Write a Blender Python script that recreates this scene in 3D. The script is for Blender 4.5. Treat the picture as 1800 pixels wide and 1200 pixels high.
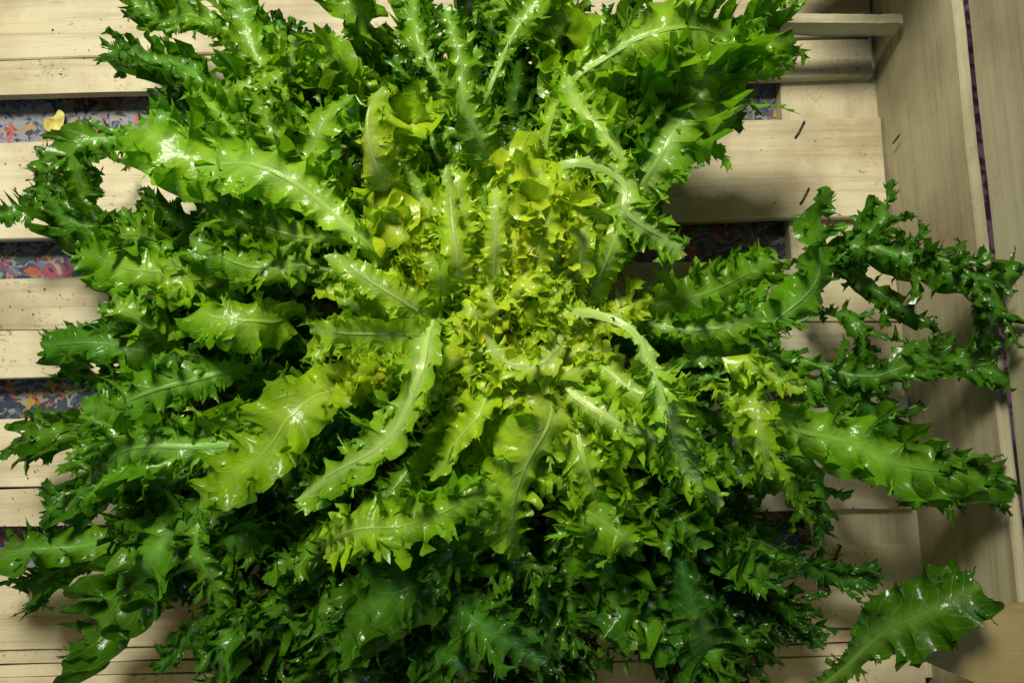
import bpy, math, random
import numpy as np
from mathutils import Vector

# ------------------------------------------------------------------ camera, world, lamps, exposure
for o in list(bpy.data.objects):
    bpy.data.objects.remove(o)
scene = bpy.context.scene
COL = scene.collection

F_PX, TILT, CAM_H = 1310.0, math.radians(7.5), 0.40       # focal length in photo pixels, tilt, height above the slats
cam_d = bpy.data.cameras.new('camera')
cam_d.sensor_width = 36.0
cam_d.lens = 36.0 * F_PX / 1800.0
cam_d.clip_start = 0.01
cam_d.clip_end = 50.0
cam = bpy.data.objects.new('camera', cam_d)
COL.objects.link(cam)
cam.location = (0, -CAM_H * math.tan(TILT), CAM_H)
cam.rotation_euler = (TILT, 0, 0)
scene.camera = cam

world = bpy.data.worlds.new('World')
scene.world = world
world.use_nodes = True
wb = world.node_tree.nodes['Background']
wb.inputs['Color'].default_value = (1.0, 0.96, 0.86, 1)
wb.inputs['Strength'].default_value = 0.060


def area_lamp(name, loc, target, size, power, color):
    d = bpy.data.lights.new(name, 'AREA')
    d.shape = 'DISK'
    d.size = size
    d.energy = power
    d.color = color
    o = bpy.data.objects.new(name, d)
    COL.objects.link(o)
    o.location = loc
    o.rotation_euler = (Vector(target) - Vector(loc)).to_track_quat('-Z', 'Y').to_euler()
    return o


area_lamp('ceiling_lamp', (-0.20, 0.54, 0.86), (-0.02, 0.02, 0), 0.28, 15.2, (1.0, 0.94, 0.80))
area_lamp('window_light', (0.15, -1.0, 1.0), (0, 0, 0), 0.22, 1.9, (0.36, 0.68, 1.0))

scene.view_settings.view_transform = 'Standard'
scene.view_settings.look = 'None'
scene.view_settings.gamma = 1.0
scene.view_settings.use_curve_mapping = False
scene.view_settings.exposure = 0.0
scene.render.engine = 'CYCLES'
scene.cycles.max_bounces = 5
scene.cycles.diffuse_bounces = 3
scene.cycles.glossy_bounces = 2
scene.cycles.transmission_bounces = 3
scene.cycles.sample_clamp_indirect = 4.0

# ------------------------------------------------------------------ helpers
_c, _s = math.cos(TILT), math.sin(TILT)


def P(px, py, z=0.0):
    """the point at height z (metres above the slat tops) that the photograph shows at px, py"""
    dx, dy, dz = (px - 900) / F_PX, (600 - py) / F_PX, -1.0
    wy = dy * _c - dz * _s
    wz = dy * _s + dz * _c
    t = (z - CAM_H) / wz
    return np.array((dx * t, -CAM_H * math.tan(TILT) + wy * t, z))


def node_mat(name):
    m = bpy.data.materials.new(name)
    m.use_nodes = True
    nt = m.node_tree
    nt.nodes.clear()
    return m, nt, nt.nodes, nt.links


def N(nt, kind, **kw):
    n = nt.nodes.new(kind)
    for k, v in kw.items():
        if k.startswith('i_'):
            n.inputs[k[2:].replace('_', ' ')].default_value = v
        else:
            setattr(n, k, v)
    return n


def ramp(nt, stops, interp='LINEAR'):
    r = nt.nodes.new('ShaderNodeValToRGB')
    r.color_ramp.interpolation = interp
    el = r.color_ramp.elements
    while len(el) < len(stops):
        el.new(0.5)
    for e, (p, c) in zip(el, stops):
        e.position = p
        e.color = c if len(c) == 4 else (*c, 1)
    return r


def mix(nt, a, b, fac, mode='MIX'):
    m = nt.nodes.new('ShaderNodeMix')
    m.data_type = 'RGBA'
    m.blend_type = mode
    for sock, val in ((m.inputs[0], fac), (m.inputs[6], a), (m.inputs[7], b)):
        if hasattr(val, 'links') or hasattr(val, 'is_linked'):
            nt.links.new(val, sock)
        elif isinstance(val, (int, float)):
            sock.default_value = val
        else:
            sock.default_value = (*val, 1) if len(val) == 3 else val
    return m.outputs[2]


def math_n(nt, op, a, b=None, c=None):
    m = nt.nodes.new('ShaderNodeMath')
    m.operation = op
    for i, v in enumerate((a, b, c)):
        if v is None:
            continue
        if isinstance(v, (int, float)):
            m.inputs[i].default_value = v
        else:
            nt.links.new(v, m.inputs[i])
    return m.outputs[0]


# ------------------------------------------------------------------ materials
def wood_material(name, base, dark, speck=0.6, rough=0.62):
    m, nt, nodes, links = node_mat(name)
    out = N(nt, 'ShaderNodeOutputMaterial')
    bs = N(nt, 'ShaderNodeBsdfPrincipled')
    links.new(bs.outputs[0], out.inputs[0])
    tc = N(nt, 'ShaderNodeTexCoord')
    oi = N(nt, 'ShaderNodeObjectInfo')
    off = N(nt, 'ShaderNodeVectorMath', operation='MULTIPLY_ADD')
    comb = N(nt, 'ShaderNodeCombineXYZ')
    for k in range(3):
        links.new(oi.outputs['Random'], comb.inputs[k])
    links.new(comb.outputs[0], off.inputs[0])
    off.inputs[1].default_value = (7.3, 3.1, 5.7)
    links.new(tc.outputs['UV'], off.inputs[2])
    mp = N(nt, 'ShaderNodeMapping')
    mp.inputs['Scale'].default_value = (6, 160, 160)
    links.new(off.outputs[0], mp.inputs[0])
    grain = N(nt, 'ShaderNodeTexNoise', i_Scale=1.0, i_Detail=8.0, i_Roughness=0.65, i_Distortion=0.6)
    links.new(mp.outputs[0], grain.inputs['Vector'])
    cl = N(nt, 'ShaderNodeTexNoise', i_Scale=14.0, i_Detail=5.0, i_Roughness=0.6)
    links.new(off.outputs[0], cl.inputs['Vector'])
    mpf = N(nt, 'ShaderNodeMapping')
    mpf.inputs['Scale'].default_value = (28, 1100, 1100)
    links.new(off.outputs[0], mpf.inputs[0])
    fib = N(nt, 'ShaderNodeTexNoise', i_Scale=1.0, i_Detail=3.0, i_Roughness=0.7)
    links.new(mpf.outputs[0], fib.inputs['Vector'])
    mps = N(nt, 'ShaderNodeMapping')
    mps.inputs['Scale'].default_value = (2.2, 55, 55)
    links.new(off.outputs[0], mps.inputs[0])
    strk = N(nt, 'ShaderNodeTexNoise', i_Scale=1.0, i_Detail=3.0, i_Distortion=1.2)
    links.new(mps.outputs[0], strk.inputs['Vector'])
    gsum = math_n(nt, 'ADD', math_n(nt, 'MULTIPLY', grain.outputs[0], 0.45), math_n(nt, 'ADD', math_n(nt, 'MULTIPLY', fib.outputs[0], 0.25), math_n(nt, 'MULTIPLY', strk.outputs[0], 0.30)))
    c1 = ramp(nt, [(0.34, tuple(x * f for x, f in zip(base, (0.66, 0.62, 0.54)))), (0.50, base), (0.64, tuple(min(1, x * 1.10) for x in base))])
    links.new(gsum, c1.inputs[0])
    st = ramp(nt, [(0.44, (0, 0, 0)), (0.70, (1, 1, 1))])
    links.new(cl.outputs[0], st.inputs[0])
    stf = math_n(nt, 'MULTIPLY', st.outputs[0], 0.75)
    c2 = mix(nt, c1.outputs[0], tuple(d for d in dark), stf)
    # whole-board tone
    tone = ramp(nt, [(0.0, (0.86, 0.85, 0.80)), (1.0, (1.04, 1.03, 1.0))])
    links.new(oi.outputs['Random'], tone.inputs[0])
    c3 = mix(nt, c2, tone.outputs[0], 1.0, 'MULTIPLY')
    # dirt specks, thin broken scratches along the grain
    sp = N(nt, 'ShaderNodeTexNoise', i_Scale=420.0, i_Detail=3.0, i_Roughness=0.7)
    links.new(off.outputs[0], sp.inputs['Vector'])
    spl = N(nt, 'ShaderNodeTexNoise', i_Scale=30.0, i_Detail=3.0)
    links.new(off.outputs[0], spl.inputs['Vector'])
    a = math_n(nt, 'ADD', sp.outputs[0], math_n(nt, 'MULTIPLY', math_n(nt, 'SUBTRACT', spl.outputs[0], 0.5), 0.55))
    spr = ramp(nt, [(0.655, (0, 0, 0)), (0.72, (1, 1, 1))])
    links.new(a, spr.inputs[0])
    c4 = mix(nt, c3, (0.10, 0.065, 0.035), math_n(nt, 'MULTIPLY', spr.outputs[0], speck))
    mp2 = N(nt, 'ShaderNodeMapping')
    mp2.inputs['Scale'].default_value = (45, 700, 700)
    links.new(off.outputs[0], mp2.inputs[0])
    sc = N(nt, 'ShaderNodeTexNoise', i_Scale=1.0, i_Detail=2.0)
    links.new(mp2.outputs[0], sc.inputs['Vector'])
    scr = ramp(nt, [(0.70, (0, 0, 0)), (0.78, (1, 1, 1))])
    links.new(sc.outputs[0], scr.inputs[0])
    c5 = mix(nt, c4, tuple(d * 0.5 for d in dark), math_n(nt, 'MULTIPLY', scr.outputs[0], 0.5))
    links.new(c5, bs.inputs['Base Color'])
    bs.inputs['Roughness'].default_value = rough
    bs.inputs['Specular IOR Level'].default_value = 0.3
    bp = N(nt, 'ShaderNodeBump', i_Strength=0.5, i_Distance=0.0008)
    links.new(math_n(nt, 'SUBTRACT', gsum, math_n(nt, 'MULTIPLY', scr.outputs[0], 0.5)), bp.inputs['Height'])
    links.new(bp.outputs[0], bs.inputs['Normal'])
    return m


def leaf_material(name, transl=0.38, wet=1.0, vein=1.0):
    m, nt, nodes, links = node_mat(name)
    out = N(nt, 'ShaderNodeOutputMaterial')
    bs = N(nt, 'ShaderNodeBsdfPrincipled')
    tr = N(nt, 'ShaderNodeBsdfTranslucent')
    mx = N(nt, 'ShaderNodeMixShader')
    mx.inputs[0].default_value = transl
    links.new(bs.outputs[0], mx.inputs[1])
    links.new(tr.outputs[0], mx.inputs[2])
    links.new(mx.outputs[0], out.inputs[0])
    at = N(nt, 'ShaderNodeAttribute', attribute_name='pigment')
    tc = N(nt, 'ShaderNodeTexCoord')
    uv = N(nt, 'ShaderNodeUVMap', uv_map='leaf_uv')
    sep = N(nt, 'ShaderNodeSeparateXYZ')
    links.new(uv.outputs[0], sep.inputs[0])
    # side veins running out and forward from the midrib
    wob = N(nt, 'ShaderNodeTexNoise', i_Scale=60.0, i_Detail=2.0)
    links.new(tc.outputs['Object'], wob.inputs['Vector'])
    absv = math_n(nt, 'ABSOLUTE', sep.outputs[1])
    ph = math_n(nt, 'SUBTRACT', math_n(nt, 'MULTIPLY', sep.outputs[0], 150.0), math_n(nt, 'MULTIPLY', absv, 170.0))
    ph = math_n(nt, 'ADD', ph, math_n(nt, 'MULTIPLY', wob.outputs[0], 1.6))
    fr = math_n(nt, 'ABSOLUTE', math_n(nt, 'SUBTRACT', math_n(nt, 'FRACT', ph), 0.5))
    vr = ramp(nt, [(0.0, (1, 1, 1)), (0.10, (0, 0, 0))])
    links.new(fr, vr.inputs[0])
    mot = N(nt, 'ShaderNodeTexNoise', i_Scale=110.0, i_Detail=3.0, i_Roughness=0.6)
    links.new(tc.outputs['Object'], mot.inputs['Vector'])
    mr = ramp(nt, [(0.30, (0.72, 0.74, 0.70)), (0.70, (1.22, 1.16, 1.15))])
    links.new(mot.outputs[0], mr.inputs[0])
    c1 = mix(nt, at.outputs['Color'], mr.outputs[0], 1.0, 'MULTIPLY')
    lighter = mix(nt, c1, (0.42, 0.55, 0.16), 0.35)
    c2 = mix(nt, c1, lighter, math_n(nt, 'MULTIPLY', vr.outputs[0], 0.30 * vein))
    c3 = c2
    links.new(c3, bs.inputs['Base Color'])
    tcol = mix(nt, c3, (1.30, 1.45, 0.45), 1.0, 'MULTIPLY')
    links.new(tcol, tr.inputs['Color'])
    # wet film: patches of gloss, crinkled blistered surface
    rr = ramp(nt, [(0.38, (0.42, 0.42, 0.42)), (0.60, (0.15, 0.15, 0.15))])
    links.new(mot.outputs[0], rr.inputs[0])
    links.new(rr.outputs[0], bs.inputs['Roughness'])
    bs.inputs['Specular IOR Level'].default_value = 0.24
    bs.inputs['Coat Weight'].default_value = 0.40 * wet
    bs.inputs['Coat Roughness'].default_value = 0.12
    bs.inputs['Coat IOR'].default_value = 1.33
    b1 = N(nt, 'ShaderNodeTexNoise', i_Scale=260.0, i_Detail=2.0, i_Roughness=0.55)
    links.new(tc.outputs['Object'], b1.inputs['Vector'])
    h = math_n(nt, 'ADD', b1.outputs[0], math_n(nt, 'MULTIPLY', vr.outputs[0], -0.16 * vein))
    bp = N(nt, 'ShaderNodeBump', i_Strength=0.6, i_Distance=0.0010)
    links.new(h, bp.inputs['Height'])
    links.new(bp.outputs[0], bs.inputs['Normal'])
    bp2 = N(nt, 'ShaderNodeBump', i_Strength=0.45, i_Distance=0.0016)
    links.new(mot.outputs[0], bp2.inputs['Height'])
    links.new(bp2.outputs[0], bs.inputs['Coat Normal'])
    return m


def rib_material():
    m, nt, nodes, links = node_mat('midrib flesh')
    out = N(nt, 'ShaderNodeOutputMaterial')
    bs = N(nt, 'ShaderNodeBsdfPrincipled')
    links.new(bs.outputs[0], out.inputs[0])
    at = N(nt, 'ShaderNodeAttribute', attribute_name='pigment')
    uv = N(nt, 'ShaderNodeUVMap', uv_map='leaf_uv')
    mp = N(nt, 'ShaderNodeMapping')
    mp.inputs['Scale'].default_value = (40, 1500, 1)
    links.new(uv.outputs[0], mp.inputs[0])
    g = N(nt, 'ShaderNodeTexNoise', i_Scale=1.0, i_Detail=4.0)
    links.new(mp.outputs[0], g.inputs['Vector'])
    gr = ramp(nt, [(0.3, (0.80, 0.88, 0.72)), (0.7, (1.12, 1.08, 1.12))])
    links.new(g.outputs[0], gr.inputs[0])
    links.new(mix(nt, at.outputs['Color'], gr.outputs[0], 1.0, 'MULTIPLY'), bs.inputs['Base Color'])
    bs.inputs['Roughness'].default_value = 0.22
    bp = N(nt, 'ShaderNodeBump', i_Strength=0.55, i_Distance=0.0008)
    links.new(g.outputs[0], bp.inputs['Height'])
    links.new(bp.outputs[0], bs.inputs['Normal'])
    return m


def plain_material(name, col, rough=0.6, var=0.25, scale=300, metallic=0.0):
    m, nt, nodes, links = node_mat(name)
    out = N(nt, 'ShaderNodeOutputMaterial')
    bs = N(nt, 'ShaderNodeBsdfPrincipled')
    links.new(bs.outputs[0], out.inputs[0])
    tc = N(nt, 'ShaderNodeTexCoord')
    n = N(nt, 'ShaderNodeTexNoise', i_Scale=float(scale), i_Detail=4.0)
    links.new(tc.outputs['Object'], n.inputs['Vector'])
    r = ramp(nt, [(0.3, tuple(c * (1 - var) for c in col)), (0.7, tuple(min(1, c * (1 + var)) for c in col))])
    links.new(n.outputs[0], r.inputs[0])
    links.new(r.outputs[0], bs.inputs['Base Color'])
    bs.inputs['Roughness'].default_value = rough
    bs.inputs['Metallic'].default_value = metallic
    return m


def cloth_material():
    """printed oilcloth: navy and grey-blue ground with swirls, orange and pink blooms, a lilac border"""
    m, nt, nodes, links = node_mat('printed oilcloth')
    out = N(nt, 'ShaderNodeOutputMaterial')
    bs = N(nt, 'ShaderNodeBsdfPrincipled')
    links.new(bs.outputs[0], out.inputs[0])
    tc = N(nt, 'ShaderNodeTexCoord')
    wn = N(nt, 'ShaderNodeTexNoise', i_Scale=45.0, i_Detail=2.0)
    links.new(tc.outputs['Object'], wn.inputs['Vector'])
    wv = N(nt, 'ShaderNodeVectorMath', operation='MULTIPLY_ADD')
    links.new(wn.outputs['Color'], wv.inputs[0])
    wv.inputs[1].default_value = (0.02, 0.02, 0.0)
    links.new(tc.outputs['Object'], wv.inputs[2])
    sxy = N(nt, 'ShaderNodeSeparateXYZ')
    links.new(tc.outputs['Object'], sxy.inputs[0])
    big = N(nt, 'ShaderNodeTexNoise', i_Scale=30.0, i_Detail=2.0)
    links.new(tc.outputs['Object'], big.inputs['Vector'])
    band = math_n(nt, 'ADD', math_n(nt, 'MULTIPLY', math_n(nt, 'ADD', sxy.outputs[1], 0.12), 3.4), math_n(nt, 'MULTIPLY', math_n(nt, 'SUBTRACT', big.outputs[0], 0.5), 0.35))
    band = math_n(nt, 'SUBTRACT', band, math_n(nt, 'MULTIPLY', math_n(nt, 'MAXIMUM', sxy.outputs[0], 0.0), 1.6))
    # motifs printed in bands across the cloth: teal, rose, dark, pale lavender
    ground = ramp(nt, [(0.0, (0.05, 0.06, 0.11)), (0.22, (0.045, 0.06, 0.075)), (0.40, (0.03, 0.035, 0.05)), (0.50, (0.30, 0.06, 0.10)), (0.60, (0.05, 0.03, 0.045)), (0.72, (0.23, 0.23, 0.27))])
    links.new(band, ground.inputs[0])
    v1 = N(nt, 'ShaderNodeTexVoronoi', distance='MINKOWSKI', i_Scale=150.0)
    v1.inputs['Exponent'].default_value = 0.55
    links.new(wv.outputs[0], v1.inputs['Vector'])
    sepc = N(nt, 'ShaderNodeSeparateColor')
    links.new(v1.outputs['Color'], sepc.inputs[0])
    pal = ramp(nt, [(0.0, (0.03, 0.04, 0.085)), (0.28, (0.10, 0.12, 0.19)), (0.45, (0.19, 0.19, 0.21)), (0.58, (0.30, 0.09, 0.04)),
                    (0.68, (0.36, 0.08, 0.13)), (0.78, (0.045, 0.08, 0.10)), (0.92, (0.34, 0.22, 0.06))], 'CONSTANT')
    links.new(sepc.outputs[0], pal.inputs[0])
    blob = ramp(nt, [(0.62, (1, 1, 1)), (0.74, (0, 0, 0))])
    links.new(math_n(nt, 'MULTIPLY', v1.outputs['Distance'], 0.42), blob.inputs[0])
    c1 = mix(nt, ground.outputs[0], pal.outputs[0], blob.outputs[0])
    # pale outline swirls
    sw = N(nt, 'ShaderNodeTexWave', wave_type='RINGS', i_Scale=40.0, i_Distortion=12.0, i_Detail=2.0)
    sw.inputs['Detail Scale'].default_value = 2.2
    links.new(wv.outputs[0], sw.inputs['Vector'])
    swr = ramp(nt, [(0.90, (0, 0, 0)), (0.96, (1, 1, 1))])
    links.new(sw.outputs['Fac'], swr.inputs[0])
    c2 = mix(nt, c1, (0.28, 0.26, 0.24), math_n(nt, 'MULTIPLY', swr.outputs[0], 0.75))
    # small flower centres
    v2 = N(nt, 'ShaderNodeTexVoronoi', i_Scale=330.0)
    links.new(wv.outputs[0], v2.inputs['Vector'])
    s2 = N(nt, 'ShaderNodeSeparateColor')
    links.new(v2.outputs['Color'], s2.inputs[0])
    dot = math_n(nt, 'MULTIPLY', math_n(nt, 'LESS_THAN', v2.outputs['Distance'], 0.30), math_n(nt, 'GREATER_THAN', s2.outputs[1], 0.62))
    c3 = mix(nt, c2, (0.02, 0.025, 0.05), math_n(nt, 'MULTIPLY', dot, 0.85))
    # lilac border of the print beyond the crate's right side
    sx = N(nt, 'ShaderNodeSeparateXYZ')
    links.new(tc.outputs['Object'], sx.inputs[0])
    lil_n = N(nt, 'ShaderNodeTexNoise', i_Scale=110.0, i_Detail=2.0)
    links.new(tc.outputs['Object'], lil_n.inputs['Vector'])
    lil = ramp(nt, [(0.47, (0.27, 0.16, 0.22)), (0.54, (0.07, 0.03, 0.06))])
    links.new(lil_n.outputs[0], lil.inputs[0])
    e = math_n(nt, 'GREATER_THAN', math_n(nt, 'ADD', sx.outputs[0], math_n(nt, 'MULTIPLY', sx.outputs[1], 0.1)), 0.232)
    c4 = mix(nt, c3, lil.outputs[0], e)
    links.new(c4, bs.inputs['Base Color'])
    bs.inputs['Roughness'].default_value = 0.38
    return m


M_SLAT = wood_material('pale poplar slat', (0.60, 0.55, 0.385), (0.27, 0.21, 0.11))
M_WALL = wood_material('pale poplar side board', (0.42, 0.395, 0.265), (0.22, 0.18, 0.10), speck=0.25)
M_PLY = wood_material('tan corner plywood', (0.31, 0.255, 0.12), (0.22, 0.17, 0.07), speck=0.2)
M_LEAF = leaf_material('wet endive leaf')
M_RIB = rib_material()
M_STAPLE = plain_material('rusty staple wire', (0.035, 0.026, 0.02), 0.5, 0.4, 900, 0.4)
M_CLOTH = cloth_material()
M_SOIL = plain_material('soil crumbs', (0.06, 0.04, 0.025), 0.9, 0.4, 800)
M_DRY = plain_material('dry leaf scrap', (0.42, 0.28, 0.13), 0.55, 0.3, 250)
M_YEL = plain_material('yellowed leaf scrap', (0.50, 0.43, 0.10), 0.45, 0.4, 160)


# ------------------------------------------------------------------ object helpers
def tag(o, label=None, cat=None, group=None, kind=None):
    for k, v in (('label', label), ('category', cat), ('group', group), ('kind', kind)):
        if v:
            o[k] = v
    return o


def empty(name, loc):
    o = bpy.data.objects.new(name, None)
    o.empty_display_size = 0.02
    COL.objects.link(o)
    o.location = loc
    return o


def world_loc(o):
    v = Vector(o.location)
    while o.parent:
        o = o.parent
        v = v + Vector(o.location)
    return np.array(v)


def mesh_obj(name, verts, faces, mat, parent=None, origin=None, uv=None, smooth=False):
    verts = np.asarray(verts, float)
    origin = np.asarray(origin if origin is not None else verts.mean(axis=0), float)
    me = bpy.data.meshes.new(name)
    me.from_pydata((verts - origin).tolist(), [], faces)
    if uv is not None:
        lay = me.uv_layers.new(name='UVMap')
        li = np.empty(len(me.loops), np.int32)
        me.loops.foreach_get('vertex_index', li)
        lay.data.foreach_set('uv', np.asarray(uv, np.float32)[li].ravel())
    if smooth:
        me.polygons.foreach_set('use_smooth', [True] * len(me.polygons))
    me.materials.append(mat)
    me.update()
    o = bpy.data.objects.new(name, me)
    COL.objects.link(o)
    if parent:
        o.parent = parent
        o.location = origin - world_loc(parent)
    else:
        o.location = origin
    return o


def board(name, a, b, c, d, thick, mat, parent, seed, rag=0.0004, bow=0.0006, nseg=36):
    """a sawn board: a-b one long edge, d-c the other (front face), thickness away from the face normal; ragged sawn edges"""
    rng = np.random.default_rng(seed)
    a, b, c, d = (np.asarray(q, float) for q in (a, b, c, d))
    n = np.cross(b - a, d - a)
    n /= np.linalg.norm(n)
    t = np.linspace(0, 1, nseg + 1)
    cross = np.array([0, 0.012, 0.25, 0.5, 0.75, 0.988, 1.0])
    nc = len(cross)

    def rough(k):
        r = rng.normal(0, 1, nseg + 1)
        r = np.convolve(np.pad(r, 2, mode='edge'), np.ones(3) / 3, 'valid')[:nseg + 1]
        return r * k
    e0, e1 = rough(rag), rough(rag)
    bw = bow * np.sin(t * math.pi * rng.uniform(0.8, 2.2) + rng.uniform(0, 6))
    front, uv = [], []
    L, W = np.linalg.norm(b - a), np.linalg.norm(d - a)
    wdir = (d - a) / W
    for i, ti in enumerate(t):
        p0 = a + (b - a) * ti + wdir * e0[i]
        p1 = d + (c - d) * ti + wdir * e1[i]
        for j, cj in enumerate(cross):
            p = p0 + (p1 - p0) * cj
            dz = bw[i] - (0.0006 if j in (0, nc - 1) else 0.0)
            if i in (0, nseg):
                dz -= 0.0004
            front.append(p + n * dz)
            uv.append((ti * L, cj * W))
    front = np.array(front)
    back = front - n * thick
    verts = np.vstack([front, back])
    uv2 = np.array(uv)
    uvs = np.vstack([uv2, uv2 + 0.003])
    m = len(front)
    fs = []
    I = lambda i, j: i * nc + j
    for i in range(nseg):
        for j in range(nc - 1):
            q = [I(i, j), I(i + 1, j), I(i + 1, j + 1), I(i, j + 1)]
            fs.append(q)
            fs.append([m + k for k in reversed(q)])
        for j, flip in ((0, False), (nc - 1, True)):
            q = [I(i, j), m + I(i, j), m + I(i + 1, j), I(i + 1, j)]
            fs.append(q[::-1] if flip else q)
    for j in range(nc - 1):
        q = [I(0, j), I(0, j + 1), m + I(0, j + 1), m + I(0, j)]
        fs.append(q)
        q = [I(nseg, j), m + I(nseg, j), m + I(nseg, j + 1), I(nseg, j + 1)]
        fs.append(q)
    return mesh_obj(name, verts, fs, mat, parent, uv=uvs)


# ------------------------------------------------------------------ the cloth below and the crate
SLAT_T, BATTEN_T = 0.005, 0.008
CLOTH_Z = -SLAT_T - BATTEN_T - 0.001
nx, ny = 60, 60
gx, gy = np.meshgrid(np.linspace(-0.6, 0.6, nx), np.linspace(-0.5, 0.5, ny))
rngc = np.random.default_rng(3)
gz = CLOTH_Z - 0.0008 + 0.0007 * np.sin(gx * 37 + 1) * np.sin(gy * 29)
cv = np.stack([gx, gy, gz], -1).reshape(-1, 3)
cf = [[j * nx + i, j * nx + i + 1, (j + 1) * nx + i + 1, (j + 1) * nx + i] for j in range(ny - 1) for i in range(nx - 1)]
cloth = mesh_obj('tablecloth', cv, cf, M_CLOTH, None, origin=(0, 0, CLOTH_Z), smooth=True)
tag(cloth, 'floral printed navy, pink and orange cloth seen through the gaps under the crate', 'tablecloth', kind='structure')

crate = empty('wooden_crate', (0, 0, CLOTH_Z))
tag(crate, 'pale slatted wooden crate with stapled slats holding the curly lettuce', 'crate')

XL = -190
# name, left y pair (at photo x=0), right y pair, right x pair
SLATS = [
    ((-80, 105), (-118, 62), (1524, 1531)),
    ((107.5, 168), (68, 133), (1531, 1535)),
    ((250, 420), (205, 380), (1548, 1561)),
    ((490, 580), (450, 564), (1570, 1584)),
    ((580.5, 665), (567, 630), (1585, 1590)),
    ((737, 857), (697, 822), (1596, 1603)),
    ((860, 926), (825, 893), (1603, 1606)),
    ((1005, 1143), (955, 1100), (1597, 1618)),
    ((1145, 1166), (1103, 1124), (1620, 1622)),
    ((1169, 1189), (1127, 1147), (1622, 1624)),
    ((1191, 1300), (1149, 1258), (1624, 1634)),
]
slat_objs = []
for i, (yl, yr, xr) in enumerate(SLATS):
    # extend to the left along each edge
    def left(y0, y1, x1):
        return y0 + (y0 - y1) / x1 * (-XL)
    tl = P(XL, left(yl[0], yr[0], xr[0]))
    bl = P(XL, left(yl[1], yr[1], xr[1]))
    trp = P(xr[0], yr[0])
    brp = P(xr[1], yr[1])
    o = board('floor_slat', bl, brp, trp, tl, SLAT_T, M_SLAT, crate, 100 + i, rag=0.00035, bow=0.0004)
    slat_objs.append(o)

# transverse battens below the slats
for k, (x0a, x1a, x0b, x1b) in enumerate([(1355, 1534, 1440, 1640), (-190, -60, -260, -120)]):
    zb = -SLAT_T - 0.0006
    board('batten', P(x1b, 1190, zb), P(x1a, -120, zb), P(x0a, -120, zb), P(x0b, 1190, zb), BATTEN_T, M_SLAT, crate, 140 + k)


def vwall(name, p0, p1, z0, z1, thick, seed, mat=M_WALL, inward=1):
    """upright board whose inner face runs from p0 to p1"""
    a = np.array((p0[0], p0[1], z0)); b = np.array((p1[0], p1[1], z0))
    c = np.array((p1[0], p1[1], z1)); d = np.array((p0[0], p0[1], z1))
    return board(name, a, b, c, d, thick, mat, crate, seed, rag=0.00045, bow=0.0005)


R0, R1 = P(1526, -80), P(1657, 1280)
R0 = R0 + (R0 - R1) * 0.02
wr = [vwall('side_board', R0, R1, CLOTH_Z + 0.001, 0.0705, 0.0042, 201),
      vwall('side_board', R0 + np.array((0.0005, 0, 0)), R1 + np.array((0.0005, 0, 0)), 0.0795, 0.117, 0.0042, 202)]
# make sure the inner faces look left: board() takes its normal from edge order
T0, T1 = P(1215, 42, 0.021), P(1564, 50, 0.021)
E0, E1 = P(-120, -84), P(1521, -118)
B0, B1 = P(-260, 1318), P(1655, 1272)
L1_, L0_ = P(-34, -72), P(-108, 1310)
vwall('cleat', T1, T0, 0.021, 0.034, 0.0045, 203)
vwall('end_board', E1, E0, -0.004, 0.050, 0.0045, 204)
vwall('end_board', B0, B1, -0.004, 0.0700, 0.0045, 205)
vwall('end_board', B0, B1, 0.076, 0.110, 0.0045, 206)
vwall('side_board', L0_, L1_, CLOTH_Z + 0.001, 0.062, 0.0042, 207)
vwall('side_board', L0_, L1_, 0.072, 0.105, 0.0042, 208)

# corner plate in the lower right corner
zt = 0.0750
ring = [(1586, 1144), (1612, 1126), (1645, 1104), (1684, 1084), (1728, 1071), (1800, 1061), (1830, 1060), (1850, 1270), (1790, 1232), (1700, 1193), (1640, 1168)]
tp = np.array([P(x, y, zt) for x, y in ring])
n = len(tp)
vv = np.vstack([tp, tp - np.array((0, 0, 0.0035))])
ff = [list(range(n))[::-1], [n + k for k in range(n)]] + [[k, (k + 1) % n, n + (k + 1) % n, n + k] for k in range(n)]
pl = mesh_obj('corner_plate', vv, ff, M_PLY, crate, uv=vv[:, :2])
pl['label'] = 'tan plywood corner plate'


# added triangular post out of view, shaped to shadow the right side board
pc = P(1528, -30, 0.0)
pvs = [pc + np.array(d) for d in ((-0.001, 0.0, 0), (-0.068, 0.002, 0), (-0.003, 0.05, 0))]
pvs = np.array(pvs)
pz = np.array((0, 0, 1.0))
vv = np.vstack([pvs + pz * 0.052, pvs + pz * 0.15])
mesh_obj('shadow_post', vv, [[0, 1, 2], [5, 4, 3], [0, 3, 4, 1], [1, 4, 5, 2], [2, 5, 3, 0]], M_PLY, crate, uv=np.stack([vv[:, 2], vv[:, 0] + vv[:, 1]], -1))


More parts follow.
